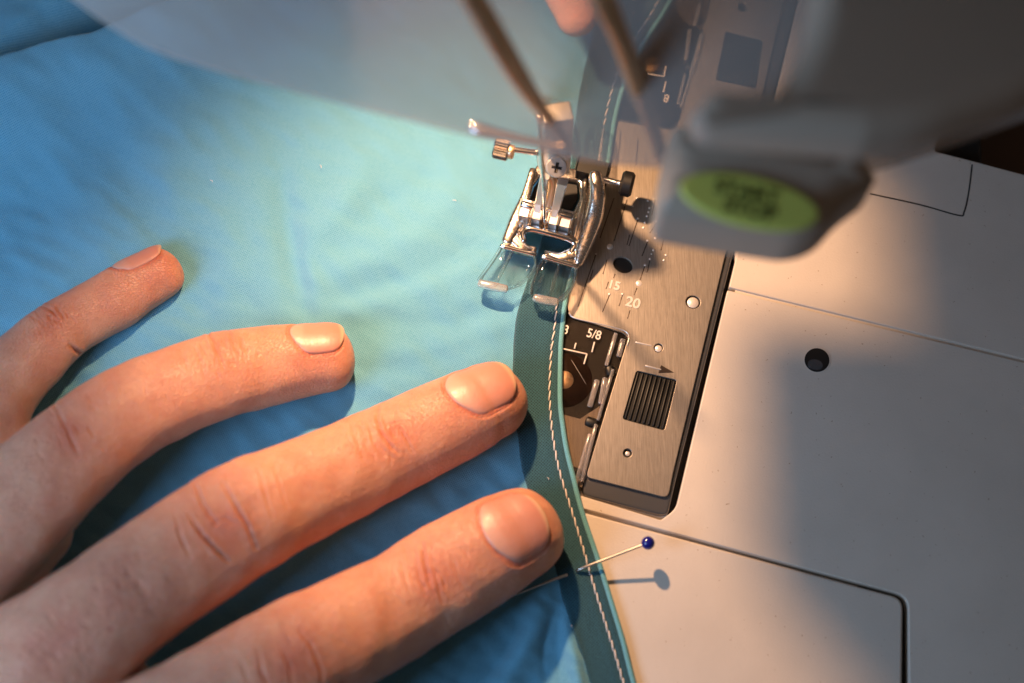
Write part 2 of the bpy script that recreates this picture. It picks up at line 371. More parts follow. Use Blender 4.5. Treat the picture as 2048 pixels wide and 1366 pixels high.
cv = cover([(1143, 636), (1253, 664, 12), (1256, 676), (1166, 968), (1160, 985), (1040, 960), (1060, 620)],
           [(1100, 822), (1160, 838), (1200, 812), (1164, 975), (1080, 950)], (1128, 760),
           [((1232, 668), (1213, 730), .45), ((1246, 680), (1238, 712), .55), ((1194, 762), (1180, 812), .6), ((1210, 758), (1202, 806), .6), ((1226, 740), (1196, 840), .35), ((1192, 850), (1164, 962), .4), ((1180, 870), (1152, 968), .5)],
           [((1143, 720), (1172, 768), .022), ((1132, 752), (1146, 758), .02)], [((1218, 735), (1222, 748), 1.0), ((1174, 842), (1192, 848), 1.0), ((1142, 940), (1162, 946), .8)])
tube('cover_edge', [U(1138, 626, .5), U(1150, 636, .5), U(1200, 648, .5), U(1246, 660, .5), U(1258, 672, .5), U(1255, 690, .5)], .22, M['satin'], mach, seg=8, n=3)
tx = text('printed_number', '5/8', 1188, 669, .80, 2.7, -15, M['print'], cv, .01, .03, .85)
text('printed_number', '8', 1131, 660, .80, 2.7, -15, M['print'], cv, .01, .03, .85)
for a, b in (((1152, 686), (1149, 697)), ((1189, 684), (1184, 704)), ((1110, 694), (1174, 708)), ((1174, 708), (1168, 728))):
    tube('printed_line', [U(*a, .76), U(*b, .76)], .16, M['print'], cv, seg=6, flat=.3, n=1)
cv2 = cover([(1444, -250), (1420, -10), (1388, 118), (1362, 235), (1345, 255), (1225, 232), (1200, 200), (1290, -250)],
            [(1350, -60), (1425, -60), (1408, 60), (1380, 50), (1352, 24)], (1300, 130),
            [((1404, 70), (1384, 145), .6), ((1380, 60), (1372, 118), .5), ((1400, 10), (1390, 50), .5), ((1370, 150), (1356, 208), .35), ((1382, 150), (1362, 215), .35)],
            [], [((1392, 40), (1402, 44), 1.0), ((1374, 132), (1388, 136), 1.0)])
for a, b in (((1332, 132), (1328, 153)), ((1328, 153), (1295, 147)), ((1332, 163), (1327, 184))):
    tube('printed_line', [U(*a, .76), U(*b, .76)], .16, M['print'], cv2, seg=6, flat=.3, n=1)
text('printed_number', '8', 1333, 196, .80, 2.7, 165, M['print'], cv2, .01, .03, .85)

# ------------------------------------------------------------------ presser foot
ER = (U(1330, 1000)-U(1170, 960)).normalized(); ED = Vector((ER.y, -ER.x, 0)); UPV = Vector((0, 0, 1))
ch = M['chrome']
sole = [(1001, 493), (1020, 446), (1040, 398), (1058, 350), (1076, 326), (1140, 334), (1212, 350), (1208, 384), (1196, 432), (1176, 486), (1155, 534), (1087, 517), (1088, 498), (1130, 505), (1144, 494),
        (1139, 482), (1062, 462), (1048, 466), (1046, 478), (1056, 488), (1074, 492), (1071, 512)]
foot = slab('presser_foot', [rnd(sole, 5), rnd([(1080, 350), (1158, 362), (1160, 396), (1146, 424), (1056, 400), (1064, 372)], 6)], 3.2, 4.6, M['cast'], mach, bev=.5, bres=5)
def sub(name, vf, mat=ch, parent=None, sm=True): return sharp(mk(name, vf[0], vf[1], mat, parent or foot, sm), 40)
slab('foot_gap_shade', [[(1084, 353), (1154, 365), (1156, 396), (1143, 420), (1060, 398), (1068, 374)]], 2.5, 3.1, M['rubber'], foot, bev=.1)  # black sheet put under the opening to darken the gap
tube('slot_rim', [U(1048, 482, 4.7), U(1046, 466, 4.9), U(1062, 458, 5.2), U(1100, 466, 5.4), U(1138, 477, 5.2), U(1150, 490, 4.9), U(1142, 506, 4.7)], [.6, .7, .85, .9, .9, .8, .6], ch, foot, seg=14)
tube('toe_bar', [U(1003, 492, 4.8), U(1070, 509, 4.8)], .55, ch, foot); tube('toe_bar', [U(1086, 513, 4.8), U(1154, 533, 4.8)], .55, ch, foot)
cm = M['cast']
tube('side_flange', [U(1190, 350, 9.5), U(1194, 392, 8.5), U(1186, 440, 6.3), U(1168, 492, 5), U(1157, 526, 4.4)], [1.3, 1.7, 1.9, 1.6, .9], cm, foot, seg=20, flat=1.1, power=.8)
tube('side_flange', [U(1172, 360, 5.4), U(1166, 410, 5.4), U(1156, 450, 5.0), U(1148, 486, 4.5)], [.7, .9, 1.0, .6], cm, foot, seg=20, flat=.8)
tube('side_flange', [U(1066, 340, 5.4), U(1052, 390, 5.2), U(1034, 440, 4.8), U(1014, 484, 4.4)], [.8, 1.0, 1.6, 1.2], cm, foot, seg=20, flat=.7, power=.8)
tube('front_cheek', [U(1022, 470, 4.5), U(1046, 494, 4.5), U(1064, 500, 4.4)], [1.5, 1.1, .5], cm, foot, seg=16, flat=.45)
tube('front_cheek', [U(1096, 506, 4.4), U(1120, 514, 4.5), U(1150, 506, 4.6)], [.5, 1.0, 1.5], cm, foot, seg=16, flat=.45)
for (u, v, wd, hh, rr) in ((1050, 424, .95, 8.2, .3), (1075, 431, .85, 8.8, .3), (1108, 441, .85, 8.8, .3), (1131, 445, 1.0, 8.2, .3)):
    c = U(u, v, (4.4+hh)/2); sub('lug', box(c, ER*wd, ED*1.5, UPV*((hh-4.4)/2), .35), M['satin'])
tube('cross_pin', [U(1046, 409, 8.2), U(1142, 434, 8.2)], .8, ch, foot)
def bar(a, b, wa, wb, ta, tb):
    a, b = Vector(a), Vector(b); d = (b-a).normalized(); q = ER.cross(d).normalized()
    ring = lambda p, w_, t_: [p+ER*(x*w_)+q*(y*t_) for x, y in ((-1, -.6), (-.8, -1), (.8, -1), (1, -.6), (1, .6), (.8, 1), (-.8, 1), (-1, .6))]
    return loft([ring(a, wa, ta), ring(a.lerp(b, .5), (wa+wb)/2, (ta+tb)/2), ring(b, wb, tb)])
sub('fork_prong', mat=M['satin'], vf=bar(U(1090, 352, 17), U(1078, 404, 9.5), .9, .75, .8, .8)); sub('fork_prong', mat=M['satin'], vf=bar(U(1125, 364, 17), U(1113, 414, 9.5), 1.05, .85, .8, .8))
sub('fork_prong', mat=M['satin'], vf=bar(U(1078, 402, 9.5), U(1075, 424, 8.2), .7, .7, .8, .8)); sub('fork_prong', mat=M['satin'], vf=bar(U(1113, 412, 9.5), U(1108, 433, 8.2), .8, .7, .8, .8))
tube('spring_arm', [U(1096, 345, 15), U(1106, 366, 13), U(1102, 394, 10), U(1094, 424, 7), U(1090, 446, 5.2)], [.9, .95, .9, .8, .6], M['bronze'], foot, seg=12)
# clear toes
def toe(L, Rr, zs, th, bosspx, rib):
    n = 14; Lc = cr([(*p,) for p in L], 6); Rc = cr([(*p,) for p in Rr], 6); zc = cr([[z] for z in zs], 6)
    m = len(Lc); V = []; F = []; k = 12
    for i in range(m):
        for lay in (0, 1):
            for j in range(k+1):
                t = j/k; e = (1-abs(2*t-1)**6)
                p = Lc[i]*(1-t)+Rc[i]*t; z = zc[i][0]-(th if lay else 0)*(.35+.65*e)-(0 if lay else (1-e)*.3)
                pp = U(p[0], p[1], zc[i][0]); V.append((pp.x, pp.y, z))
    W = 2*(k+1)
    for i in range(m-1):
        for j in range(k):
            a = i*W+j; F.append((a, a+W, a+W+1, a+1)); a += k+1; F.append((a, a+1, a+W+1, a+W))
        a = i*W; F.append((a, a+k+1, a+W+k+1, a+W)); a = i*W+k; F.append((a, a+W, a+W+k+1, a+k+1))
    for i in (0, m-1):
        for j in range(k):
            a = i*W+j; f = (a, a+1, a+k+2, a+k+1); F.append(f if i == 0 else f[::-1])
    o = mk('clear_toe', V, F, M['clear'], foot)
    u, v = bosspx; sub('toe_boss', cyl(U(u, v, zs[0]+.1), (0, 0, 1), 1.05, .5, 24, .15), M['clear'], foot)
    for (a, b, za, zb) in rib: tube('toe_rib', [U(*a, za), U(*b, zb)], .35, M['clear'], foot, n=3)
toe([(1001, 496), (988, 518), (970, 543), (957, 558), (957, 570)], [(1071, 514), (1073, 530), (1062, 552), (1042, 570), (1014, 581)], [4.4, 4.2, 4.3, 4.9, 5.2], 1.2, (1012, 512), [((1024, 505), (990, 570), 4.7, 5.1)])
toe([(1086, 518), (1074, 540), (1062, 568), (1060, 588), (1068, 598)], [(1154, 537), (1151, 560), (1143, 582), (1131, 598), (1114, 607)], [4.4, 4.2, 4.3, 4.9, 5.2], 1.2, (1134, 548), [((1118, 530), (1098, 596), 4.7, 5.1)])
tube('toe_side', [U(1001, 497, 4.5), U(988, 518, 4.4), U(970, 543, 4.5), U(959, 560, 4.8)], [.4, .38, .4, .5], M['clear'], foot, n=3)
tube('toe_side', [U(1071, 514, 4.5), U(1071, 532, 4.3), U(1056, 554, 4.2)], [.38, .35, .35], M['clear'], foot, n=3)
tube('toe_side', [U(1086, 519, 4.5), U(1074, 540, 4.3), U(1064, 566, 4.4), U(1062, 586, 4.8)], [.38, .35, .35, .45], M['clear'], foot, n=3)
tube('toe_side', [U(1154, 537, 4.5), U(1150, 560, 4.3), U(1138, 582, 4.4), U(1122, 598, 4.8)], [.4, .4, .45, .6], M['clear'], foot, n=3)
tube('toe_tip_edge', [U(960, 567, 4.9), U(986, 573, 5.0), U(1012, 578, 5.0)], [.8, .9, .75], M['frost'], foot, power=.6, flat=.8, seg=20)
tube('toe_tip_edge', [U(1070, 596, 4.9), U(1090, 601, 5.0), U(1112, 604, 5.0)], [.8, .9, .8], M['frost'], foot, power=.6, flat=.8, seg=20)
# rear clear toes behind the foot
def rtoe(o, z0, z1): slab('rear_clear_toe', [rnd(o, 14)], z0, z1, M['clear'], foot, bev=.5, bres=4)
rtoe([(1160, 330), (1156, 262), (1166, 224), (1204, 230), (1212, 262), (1206, 338)], 4.2, 7.4)
rtoe([(1072, 320), (1078, 230), (1086, 186), (1118, 192), (1140, 232), (1146, 325)], 4.2, 7.4)
sub('rear_block', box(U(1184, 342, 6), ER*3.1, ED*1.4, UPV*2.0, .3), M['rubber'])
# side screw with black knob
rngs = []
for i in range(26): rngs.append((U(1204, 358, 8).lerp(U(1246, 369, 8), i/25), .75 if i % 2 else .55))
tube('side_screw', [a for a, b in rngs], [b for a, b in rngs], ch, foot, n=2, seg=14)
sub('side_knob', cyl(U(1254, 368, 8), ER, 2.6, 2.6, 32, .5), M['rubber'])
# shank, clamp screw, needle, levers
a0, a1 = U(1079, 366, 14), U(1146, 372, 14)
def shank():
    w0 = U(1112, 372, 13); h = 22; c = w0+Vector((-.5, 4.2, h/2)); return box(c, Vector((2.9, .5, 0)), Vector((-.4, 2.0, 0)), UPV*h/2, .4)
V, F = shank(); sharp(mk('foot_shank', V, F, M['satin'], mach), 40)
sc_ax = Vector((.03, -.62, .78)).normalized(); sp = U(1113, 334, 22)
V, F = merged([cyl(sp, sc_ax, 2.05, 1.2, 40, .2), cyl(sp-sc_ax*2.5, sc_ax, 1.5, 4.4, 32, .1)]); scr = sharp(mk('clamp_screw', V, F, M['satin'], mach), 40)
s1 = ER.copy(); s1 = (s1-sc_ax*s1.dot(sc_ax)).normalized(); s2 = sc_ax.cross(s1)
for p_, q_ in ((s1, s2), (s2, s1)): V, F = box(sp+sc_ax*.56, p_*1.0, q_*.28, sc_ax*.08, .03); mk('cross_slot_shade', V, F, M['dark'], scr)  # dark bars on the screw head, coloured-in shade of the recess
nt = U(1089, 458, 4.6)
tube('needle', [nt, nt+Vector((-.05, .0, 4)), nt+Vector((-.4, 0, 16)), nt+Vector((-.9, 0, 26)), nt+Vector((-1.1, 0, 29)), nt+Vector((-2.0, 0, 46))], [.08, .26, .38, .40, .44, .5], M['needle'], mach, seg=14, up=(0, 1, 0))
tube('thread_lever', [U(944, 254, 73), U(962, 260, 73), U(1000, 268, 73), U(1060, 281, 73), U(1138, 297, 73)], [.9, 1.15, .85, .65, .65], ch, mach, seg=16, flat=.8)
kn = thing  # knurled thumb screw
V, F = cyl(U(1003, 299, 27), ER, 1.95, 2.9, 44, .25, .25); k = sharp(mk('thumb_screw', V, F, ch, mach), 30)
tube('screw_stem', [U(1015, 298, 27), U(1078, 306, 27)], .55, ch, k); V, F = cyl(U(1022, 304, 27), ER, 1.35, 1.2, 24, .2); mk('screw_collar', V, F, M['bronze'], k)
tube('guide_arm', [U(915, -60, 110), U(990, 70, 100), U(1050, 170, 90), U(1100, 240, 80), U(1148, 306, 70)], [1.7, 1.8, 1.7, 1.3, .6], M['bronze'], mach, seg=18, flat=.6)
tube('guide_arm', [U(1170, -70, 106), U(1218, 20, 100), U(1262, 130, 88), U(1296, 225, 76), U(1322, 310, 64)], [1.8, 1.9, 2.0, 1.9, 1.5], M['bronze'], mach, seg=18, flat=.6)

# ------------------------------------------------------------------ control housing and visor
ho = [(1352, 228), (1330, 300), (1318, 392, 14), (1330, 408, 26), (1480, 434), (1600, 452, 30), (1660, 436, 30), (1710, 380), (1770, 335, 14), (1730, 300), (1560, 262)]
pod = slab('control_housing', [rnd(ho, 16, 7)], 76, 92, M['pod'], mach, bev=4.5, bres=8)
slab('head_arm', [rnd([(1655, -200, 5), (1622, 60, 60), (1560, 180, 50), (1440, 195, 20), (1380, 205, 20), (1420, 235, 20), (1740, 262, 10), (1860, 244, 60), (2060, 176, 40), (2300, 70, 5), (2300, -200, 5)], 14, 7)], 108, 118, M['pod'], mach, bev=3.5, bres=8)
btn = slab('start_button', [ell(1500, 400, 142, 50, 13, 64)], 91.6, 92.9, M['green'], mach, bev=.4, bres=4)
text('button_word', 'START', 1494, 384, 93.0, 3.0, -13, M['ink'], btn, .03, .04)
text('button_word', 'STOP', 1500, 420, 93.0, 3.0, -13, M['ink'], btn, .03, .04)
edge = cr([(120, -24), (200, 34), (290, 88), (420, 132), (560, 168), (700, 205), (900, 255), (1060, 292), (1200, 318), (1330, 330), (1500, 345), (1700, 345), (1850, 306), (2048, 236), (2250, 160)], 5)
V = []; F = []; m = len(edge); rows = 14
for lay in (0, 1):
    for i, (u, v) in enumerate(edge):
        z_ = 75.0
        for _ in range(30): z_ = .5*z_+.5*(74+.72*(U(u, v, z_).y+5))
        p0 = U(u, v, z_); p1 = p0+Vector((0, 75, 54))
        for j in range(rows+1):
            t = j/rows; V.append(p0.lerp(p1, t)+Vector((0, 0, -1.2 if lay else 0)))
W = rows+1; off = m*W
for i in range(m-1):
    for j in range(rows):
        a = i*W+j; F.append((a, a+W, a+W+1, a+1)); b = a+off; F.append((b, b+1, b+W+1, b+W))
    a = i*W; F.append((a, a+off, a+off+W, a+W)); a += rows; F.append((a, a+W, a+off+W, a+off))
mk('clear_visor', V, F, M['visor'], mach, False)

sharp(mk('machine_head', *box((40, 90, 156), Vector((170, 0, 0)), Vector((0, 92, 0)), Vector((0, 0, 14)), 8), M['pod'], mach), 50)
# unseen blockers added under the head to cut the lamp light into shadow edges
slab('light_blocker', [[(-6.6, 32.5), (80, 32.5), (80, 150), (-3.5, 150), (-3.5, 57), (1.5, 53), (1.5, 45.4), (-6.6, 45.4)]], 72, 141, M['pod'], mach, raw=True, bev=.4)
slab('light_blocker', [[(-73, 90), (-55.5, 69.4), (-37.5, 48.2), (-28.4, 37.6), (-24, 32.5), (-24, 25), (-110, 25), (-110, 90)]], 85, 141, M['pod'], mach, raw=True, bev=.4)  # second added blocker, keeps the lamp off the back of the hand
# ------------------------------------------------------------------ cloth
ev = [(-300, 1475), (-150, 1408), (0, 1342), (80, 1292), (150, 1256), (230, 1232), (330, 1216), (400, 1196), (500, 1160), (560, 1142), (600, 1132), (650, 1126), (700, 1122), (800, 1121), (850, 1126), (900, 1134), (950, 1146),
      (1000, 1158), (1050, 1173), (1120, 1197), (1200, 1222), (1280, 1246), (1366, 1268), (1700, 1360)]
lv = [(-300, 1270), (-150, 1215), (0, 1198), (70, 1184), (184, 1157), (246, 1148), (330, 1122), (400, 1104), (470, 1084), (520, 1070), (560, 1054), (620, 1034), (700, 1026), (780, 1025), (860, 1033), (920, 1040), (960, 1048), (1050, 1082),
      (1150, 1112), (1200, 1124), (1280, 1150), (1366, 1178), (1700, 1270)]
sv = [(-300, 1450), (-150, 1384), (0, 1318), (80, 1268), (150, 1234), (230, 1212), (330, 1196), (400, 1176), (500, 1142), (600, 1116), (650, 1110), (700, 1103), (780, 1099), (850, 1103), (900, 1110), (950, 1121), (1030, 1146), (1110, 1170), (1180, 1190), (1260, 1215), (1360, 1245), (1700, 1340)]
def sm(tab):
    a = np.array(tab, float); q = cr(a, 8); return lambda v: np.interp(v, q[:, 0], q[:, 1])
eU, lU, sU = sm(ev), sm(lv), sm(sv)
def pd(u, v, P):                # distance to a polyline in photograph units, with position along it
    best = np.full(np.shape(u), 1e9); sd = np.zeros(np.shape(u)); tt = np.zeros(np.shape(u)); n = len(P)-1
    for i in range(n):
        ax, ay = P[i]; bx, by = P[i+1]; dx, dy = bx-ax, by-ay; L2 = dx*dx+dy*dy
        t = np.clip(((u-ax)*dx+(v-ay)*dy)/L2, 0, 1); ex, ey = u-ax-t*dx, v-ay-t*dy; d = np.hypot(ex, ey)
        k = d < best; best = np.where(k, d, best); sd = np.where(k, np.sign(dx*ey-dy*ex), sd); tt = np.where(k, (i+t)/n, tt)
    return best, sd, tt
def g(d, w_): return np.exp(-(d/w_)**2)
def ss(x, a, b): t = np.clip((x-a)/(b-a), 0, 1); return t*t*(3-2*t)
FOLDS = [ # polyline, amplitude mm, width, asymmetry
    ([(560, 330), (575, 440), (596, 540), (618, 610)], -1.7, 24, 0), ([(510, 360), (530, 460), (545, 560), (560, 620)], .9, 38, 0), ([(600, 470), (625, 560), (650, 640)], 1.2, 24, 0),
    ([(620, 620), (760, 580), (900, 530), (1040, 440)], -1.0, 26, 0), ([(640, 560), (760, 520), (900, 460)], .9, 34, 0), ([(620, 500), (700, 400), (760, 300)], .9, 30, 0), ([(780, 500), (880, 420), (960, 380)], .7, 30, 0),
    ([(1050, 640), (900, 690), (760, 720)], .5, 20, 0), ([(1040, 600), (920, 640), (800, 650)], -.5, 20, 0), ([(180, 260), (300, 420), (330, 480)], -.8, 40, 0), ([(60, 260), (200, 430), (240, 560)], .8, 50, 0), ([(900, 990), (980, 960), (1050, 920)], -.5, 14, 0), ([(620, 1120), (800, 1020), (900, 980)], .8, 22, 0),
    ([(700, 470), (800, 380), (900, 330)], -.7, 26, 0), ([(600, 640), (700, 620), (900, 560), (1010, 500)], .7, 26, 0),
    ([(380, 500), (395, 600), (420, 640)], -1.0, 34, 0), ([(440, 420), (470, 520), (460, 620)], 1.0, 36, 0), ([(90, 330), (240, 300), (420, 330)], .7, 60, 0),
    ([(1090, 1190), (1060, 1270), (1010, 1366), (980, 1440)], 2.2, 30, 0), ([(1118, 1200), (1096, 1290), (1110, 1400)], -1.2, 16, 0), ([(1040, 1190), (1000, 1290), (900, 1400)], -1.8, 34, 0), ([(1130, 1240), (1150, 1330), (1170, 1420)], 1.6, 16, 0),
    ([(990, 1240), (1050, 1220), (1090, 1200)], .7, 18, 0), ([(850, 560), (950, 600), (1000, 640)], .4, 40, 0), ([(640, 90), (720, 60), (900, 40)], -1.0, 30, 0), ([(660, 160), (760, 20), (790, -60)], -1.4, 26, 0), ([(560, 120), (700, 40)], 1.2, 40, 0)]
LIP = [(-300, 250), (0, 196), (130, 152), (220, 132), (300, 95), (420, 40), (600, -100)]
def hcl(u, v):
    h = .75+0*u
    far = ss(eU(v)-u, 60, 900); h = h+far*3.0
    h = h+far*.35*np.sin(u/70+v/130)*ss(u, -200, 400)
    for P, A, w_, _ in FOLDS:
        d, s_, t = pd(u, v, P); h = h+A*g(d, w_)*np.sin(np.pi*np.clip(t, .04, .96))**.6*ss(eU(v)-u, 0, 45)
    d, s_, t = pd(u, v, LIP); sd = d*s_          # positive below the line (towards the viewer)
    lip = ss(sd, -8, 10)                          # 1 on the front cloth
    w_ = ss(600-u, 0, 260)
    h = h+w_*(13*g(np.maximum(sd-10, 0), 130)*lip + (-3.0+9.0*ss(-sd, 60*ss(u, 20, 260), 60+110*ss(u, -50, 260)))*(1-lip))
    return np.maximum(h, .5)
def hnoise(u, v):
    out = np.empty(u.size); uf, vf = u.ravel(), v.ravel()
    for i in range(out.size): out[i] = noise.noise(Vector((uf[i]/120, vf[i]/120, 3.1)))*.55+noise.noise(Vector(((uf[i]+vf[i]*.6)/75, (vf[i]-uf[i]*.6)/34, 7.7)))*.55+noise.noise(Vector(((uf[i]*.8-vf[i])/20, (vf[i]+uf[i])/60, 2.2)))*.09
    return out.reshape(u.shape)
vs = np.arange(-290, 1690, 5.0); cols = 250; tt = np.linspace(0, 1, cols)
wfun = 1750*(tt*.45+.55*tt**2)
VV, TT = np.meshgrid(vs, wfun, indexing='ij'); UU = eU(VV)-1-TT
H = hcl(UU, VV)+hnoise(UU, VV)*ss(TT, 0, 90)
def UN(u, v, z):                # vectorised U, ground position taken at height z
    x = (u-1024)/FPX; y = -(v-683)/FPX; dz = y*math.sin(T)-math.cos(T); dy = y*math.cos(T)+math.sin(T); t = (z-CAM.z)/dz
    return np.stack([CAM.x+x*t, CAM.y+dy*t, np.broadcast_to(z, u.shape)], -1)
P = UN(UU, VV, np.ones_like(UU)*1.0); P[..., 2] = H
def gridmesh(name, P, mat, parent, flip=False):
    a, b = P.shape[:2]; idx = np.arange(a*b).reshape(a, b)
    F = np.stack([idx[:-1, :-1], idx[:-1, 1:], idx[1:, 1:], idx[1:, :-1]], -1).reshape(-1, 4)
    if flip: F = F[:, ::-1]
    me = bpy.data.meshes.new(name); me.vertices.add(a*b); me.vertices.foreach_set('co', P.reshape(-1, 3).ravel())
    me.loops.add(F.size); me.loops.foreach_set('vertex_index', F.ravel().astype(np.int32)); me.polygons.add(len(F)); me.polygons.foreach_set('loop_start', np.arange(0, F.size, 4, dtype=np.int32))
    me.update(calc_edges=True); me.validate(); return put(name, me, mat, parent)
clo = thing('garment', U(800, 700, 0), 'turquoise blue cotton cloth with dark teal bound edge lying under the presser foot', 'cloth')
fab = gridmesh('cotton_panel', P, M['cloth'], clo)
# binding band
vs2 = np.arange(-290, 1690, 4.0); k = 34
t2 = np.linspace(0, 1, k); B = []
for v in vs2:
    a, b = lU(v), eU(v)-2; u = a+(b-a)*t2; vv = np.full(k, v)
    z = hcl(u, vv)+(.12+.40*np.clip(np.minimum(t2*14, (1-t2)*9+.2), 0, 1)**.5)
    st = np.abs(u-sU(v)); z = z-.16*g(st, 4)+.10*g(st-13, 8)
    z[0] -= .45; q = UN(u, vv, np.ones(k)*1.0); q[:, 2] = z; B.append(q)
B = np.array(B); bind = gridmesh('bias_binding', B, M['binding'], clo)
# folded hem edge
hp = [(UN(np.array([eU(v)-1.0]), np.array([v]), np.array([1.0]))[0], v) for v in np.arange(-290, 1690, 12.0)]
hp = [Vector((p[0], p[1], float(hcl(np.array([eU(v)]), np.array([v]))[0])+.28)) for p, v in hp]
tube('folded_edge', hp, .52, M['hem'], clo, seg=12, n=2)
# stitches
pts = []
v = 0.0
L = [(sU(v), v) for v in np.arange(-20, 1400, 1.0)]
acc = 0; st = []; last = L[0]; start = L[0]
for p in L[1:]:
    acc += math.hypot(p[0]-last[0], p[1]-last[1]); last = p
    if acc > 19.5: st.append((start, p)); start = p; acc = 0
proto = None
for (a, b) in st:
    if 340 < a[1] < 590: continue
    mu, mv = (a[0]+b[0])/2, (a[1]+b[1])/2
    pa, pb = U(a[0]+1.6, a[1], 1.2), U(b[0]-1.6, b[1], 1.2); d = pb-pa
    zz = float(hcl(np.array([mu]), np.array([mv]))[0])+.52
    if proto is None:
        Lh = 1.02; proto = tube('stitch', [Vector((0, -Lh, -.16)), Vector((0, -Lh*.7, .02)), Vector((0, 0, .10)), Vector((0, Lh*.7, .02)), Vector((0, Lh, -.16))], [.09, .14, .165, .14, .09], M['thread'], None, seg=8, n=2)
        o = proto
    else: o = proto.copy(); C.objects.link(o)
    o.parent = clo; o.location = (Vector(((pa.x+pb.x)/2, (pa.y+pb.y)/2, zz))-WL[clo])*S
    o.rotation_euler = (0, 0, math.atan2(d.y, d.x)-math.pi/2)

for (u_, v_, dx, dy) in ((1094, 955, 3, 5), (905, 400, 6, 2), (640, 330, 2, 6), (1100, 690, 4, 3), (1052, 1110, 3, -4), (700, 1150, 5, 2), (420, 360, 4, 4), (1140, 1250, 3, 5)):
    zl = float(hcl(np.array([float(u_)]), np.array([float(v_)]))[0])+.75
    tube('lint', [U(u_, v_, zl), U(u_+dx, v_+dy*.3, zl+.15), U(u_+dx*1.2, v_+dy, zl+.05)], [.04, .07, .04], M['thread'], clo, seg=6, n=3)
# ------------------------------------------------------------------ pin
pin = thing('sewing_pin', U(1200, 1120, 1), 'straight pin with round dark blue glass head stuck through the teal binding', 'pin')
hd = U(1296, 1086, 5.2); en = U(1158, 1139, 1.9); e2 = U(1127, 1152, 1.9); tp = U(1030, 1190, 3.2)
tube('pin_shaft', [hd, hd.lerp(en, .5), en, en.lerp(e2, .10)-Vector((0, 0, 2.2)), en.lerp(e2, .90)-Vector((0, 0, 2.2)), e2, tp], [.27, .27, .27, .27, .27, .27, .10], M['pinsteel'], pin, seg=12, n=5)
bm = bmesh.new(); bmesh.ops.create_uvsphere(bm, u_segments=32, v_segments=20, radius=1.28); bm.transform(Matrix.Translation(hd))
me = bpy.data.meshes.new('pin_head'); bm.to_mesh(me); bm.free(); put('pin_head', me, M['blue_glass'], pin)

# ------------------------------------------------------------------ hand
person = thing('person', U(0, 1300, 0), 'bare left hand with short nails pressing the blue cloth, fingertip of other hand behind', 'person')
FING = {
 'pinky': dict(p=[(308, 552, 55, 6.0), (262, 578, 60, 6.6), (222, 604, 63, 7.4), (170, 632, 62, 8.6), (128, 657, 65, 10), (75, 702, 71, 12), (8, 770, 80, 14.5), (-70, 870, 100, 17), (-220, 1060, 130, 18), (-420, 1260, 150, 18)], cap=57),
 'ring': dict(p=[(640, 717, 71, 7.6), (600, 722, 75, 8.2), (520, 734, 84, 10), (440, 751, 89, 13), (340, 787, 93, 16.5), (240, 835, 99, 20), (150, 905, 106, 23), (55, 990, 118, 25), (-90, 1110, 145, 26), (-350, 1310, 170, 26)], cap=69),
 'middle': dict(p=[(963, 810, 80, 7.8), (935, 824, 86, 8.4), (856, 862, 91, 9.6), (763, 907, 95, 11.5), (671, 951, 101, 15), (560, 1000, 110, 20), (495, 1032, 118, 23), (388, 1100, 120, 26), (280, 1174, 122, 29), (195, 1238, 128, 31), (90, 1315, 138, 32), (-60, 1410, 160, 31), (-380, 1530, 180, 28)], cap=93),
 'index': dict(p=[(1030, 1072, 94, 8.6), (985, 1096, 102, 9.6), (893, 1151, 108, 11.0), (823, 1195, 107, 12.5), (757, 1232, 111, 15), (657, 1284, 118, 20), (558, 1338, 125, 24), (430, 1412, 128, 27), (300, 1490, 137, 29), (100, 1610, 155, 29), (-300, 1700, 180, 26)], cap=95),
}
EXTRA = [[(60, 1070, 80, 18), (-60, 1180, 110, 20), (-250, 1330, 150, 22)], [(0, 900, 70, 15), (-80, 990, 110, 19), (-250, 1200, 140, 22)], [(200, 1400, 110, 24), (0, 1500, 150, 25), (-300, 1620, 170, 24)],
         [(40, 1850, 120, 22), (250, 1760, 100, 18), (480, 1720, 92, 13), (600, 1700, 80, 10)], [(-350, 1420, 210, 26), (-600, 1600, 200, 28), (-900, 1800, 200, 32)], [(-300, 1250, 180, 24), (-600, 1500, 190, 27)]]
def axis(pts, n):
    A = cr(np.array(pts, float), n); out = []
    for u, v, r_, z in A:
        p = U(u, v, z); out.append((p, r_*depth(p)/FPX))
    return out
def hring(p, t, r_, seg=36, hf=.86):
    s = t.cross(UPV).normalized(); q = s.cross(t)
    out = []
    for k in range(seg):
        a = 2*math.pi*k/seg; ca, sa = math.cos(a), math.sin(a)
        out.append(p+s*(r_*ca)+q*(r_*hf*sa*(1.0 if sa > 0 else .95)))
    return out
parts = []; AX = {}
def finger_mesh(pts, cap=None, hf=.86, key=None):
    A = axis(pts, 8); N = len(A); rings = []
    tt = [(A[min(i+1, N-1)][0]-A[max(i-1, 0)][0]).normalized() for i in range(N)]
    p0, r0 = A[0]; c = (cap or pts[0][2])*depth(p0)/FPX; q = 2.35
    for a in (.995, .97, .92, .84, .74, .62, .48, .34, .18): rings.append(hring(p0-tt[0]*c*a-Vector((0, 0, .10*c*a*a)), tt[0], r0*(1-a**q)**(1/q), hf=hf))
    for (p, r_), t in zip(A, tt): rings.append(hring(p, t, r_, hf=hf))
    pN, rN = A[-1]
    for a in (.3, .6, .85, .98): rings.append(hring(pN+tt[-1]*rN*a, tt[-1], rN*math.sqrt(1-a*a), hf=hf))
    if key: AX[key] = (A, tt, c)
    return loft(rings)
for key, d in FING.items(): parts.append(finger_mesh(d['p'], d['cap'], key=key))
for e in EXTRA: parts.append(finger_mesh(e))
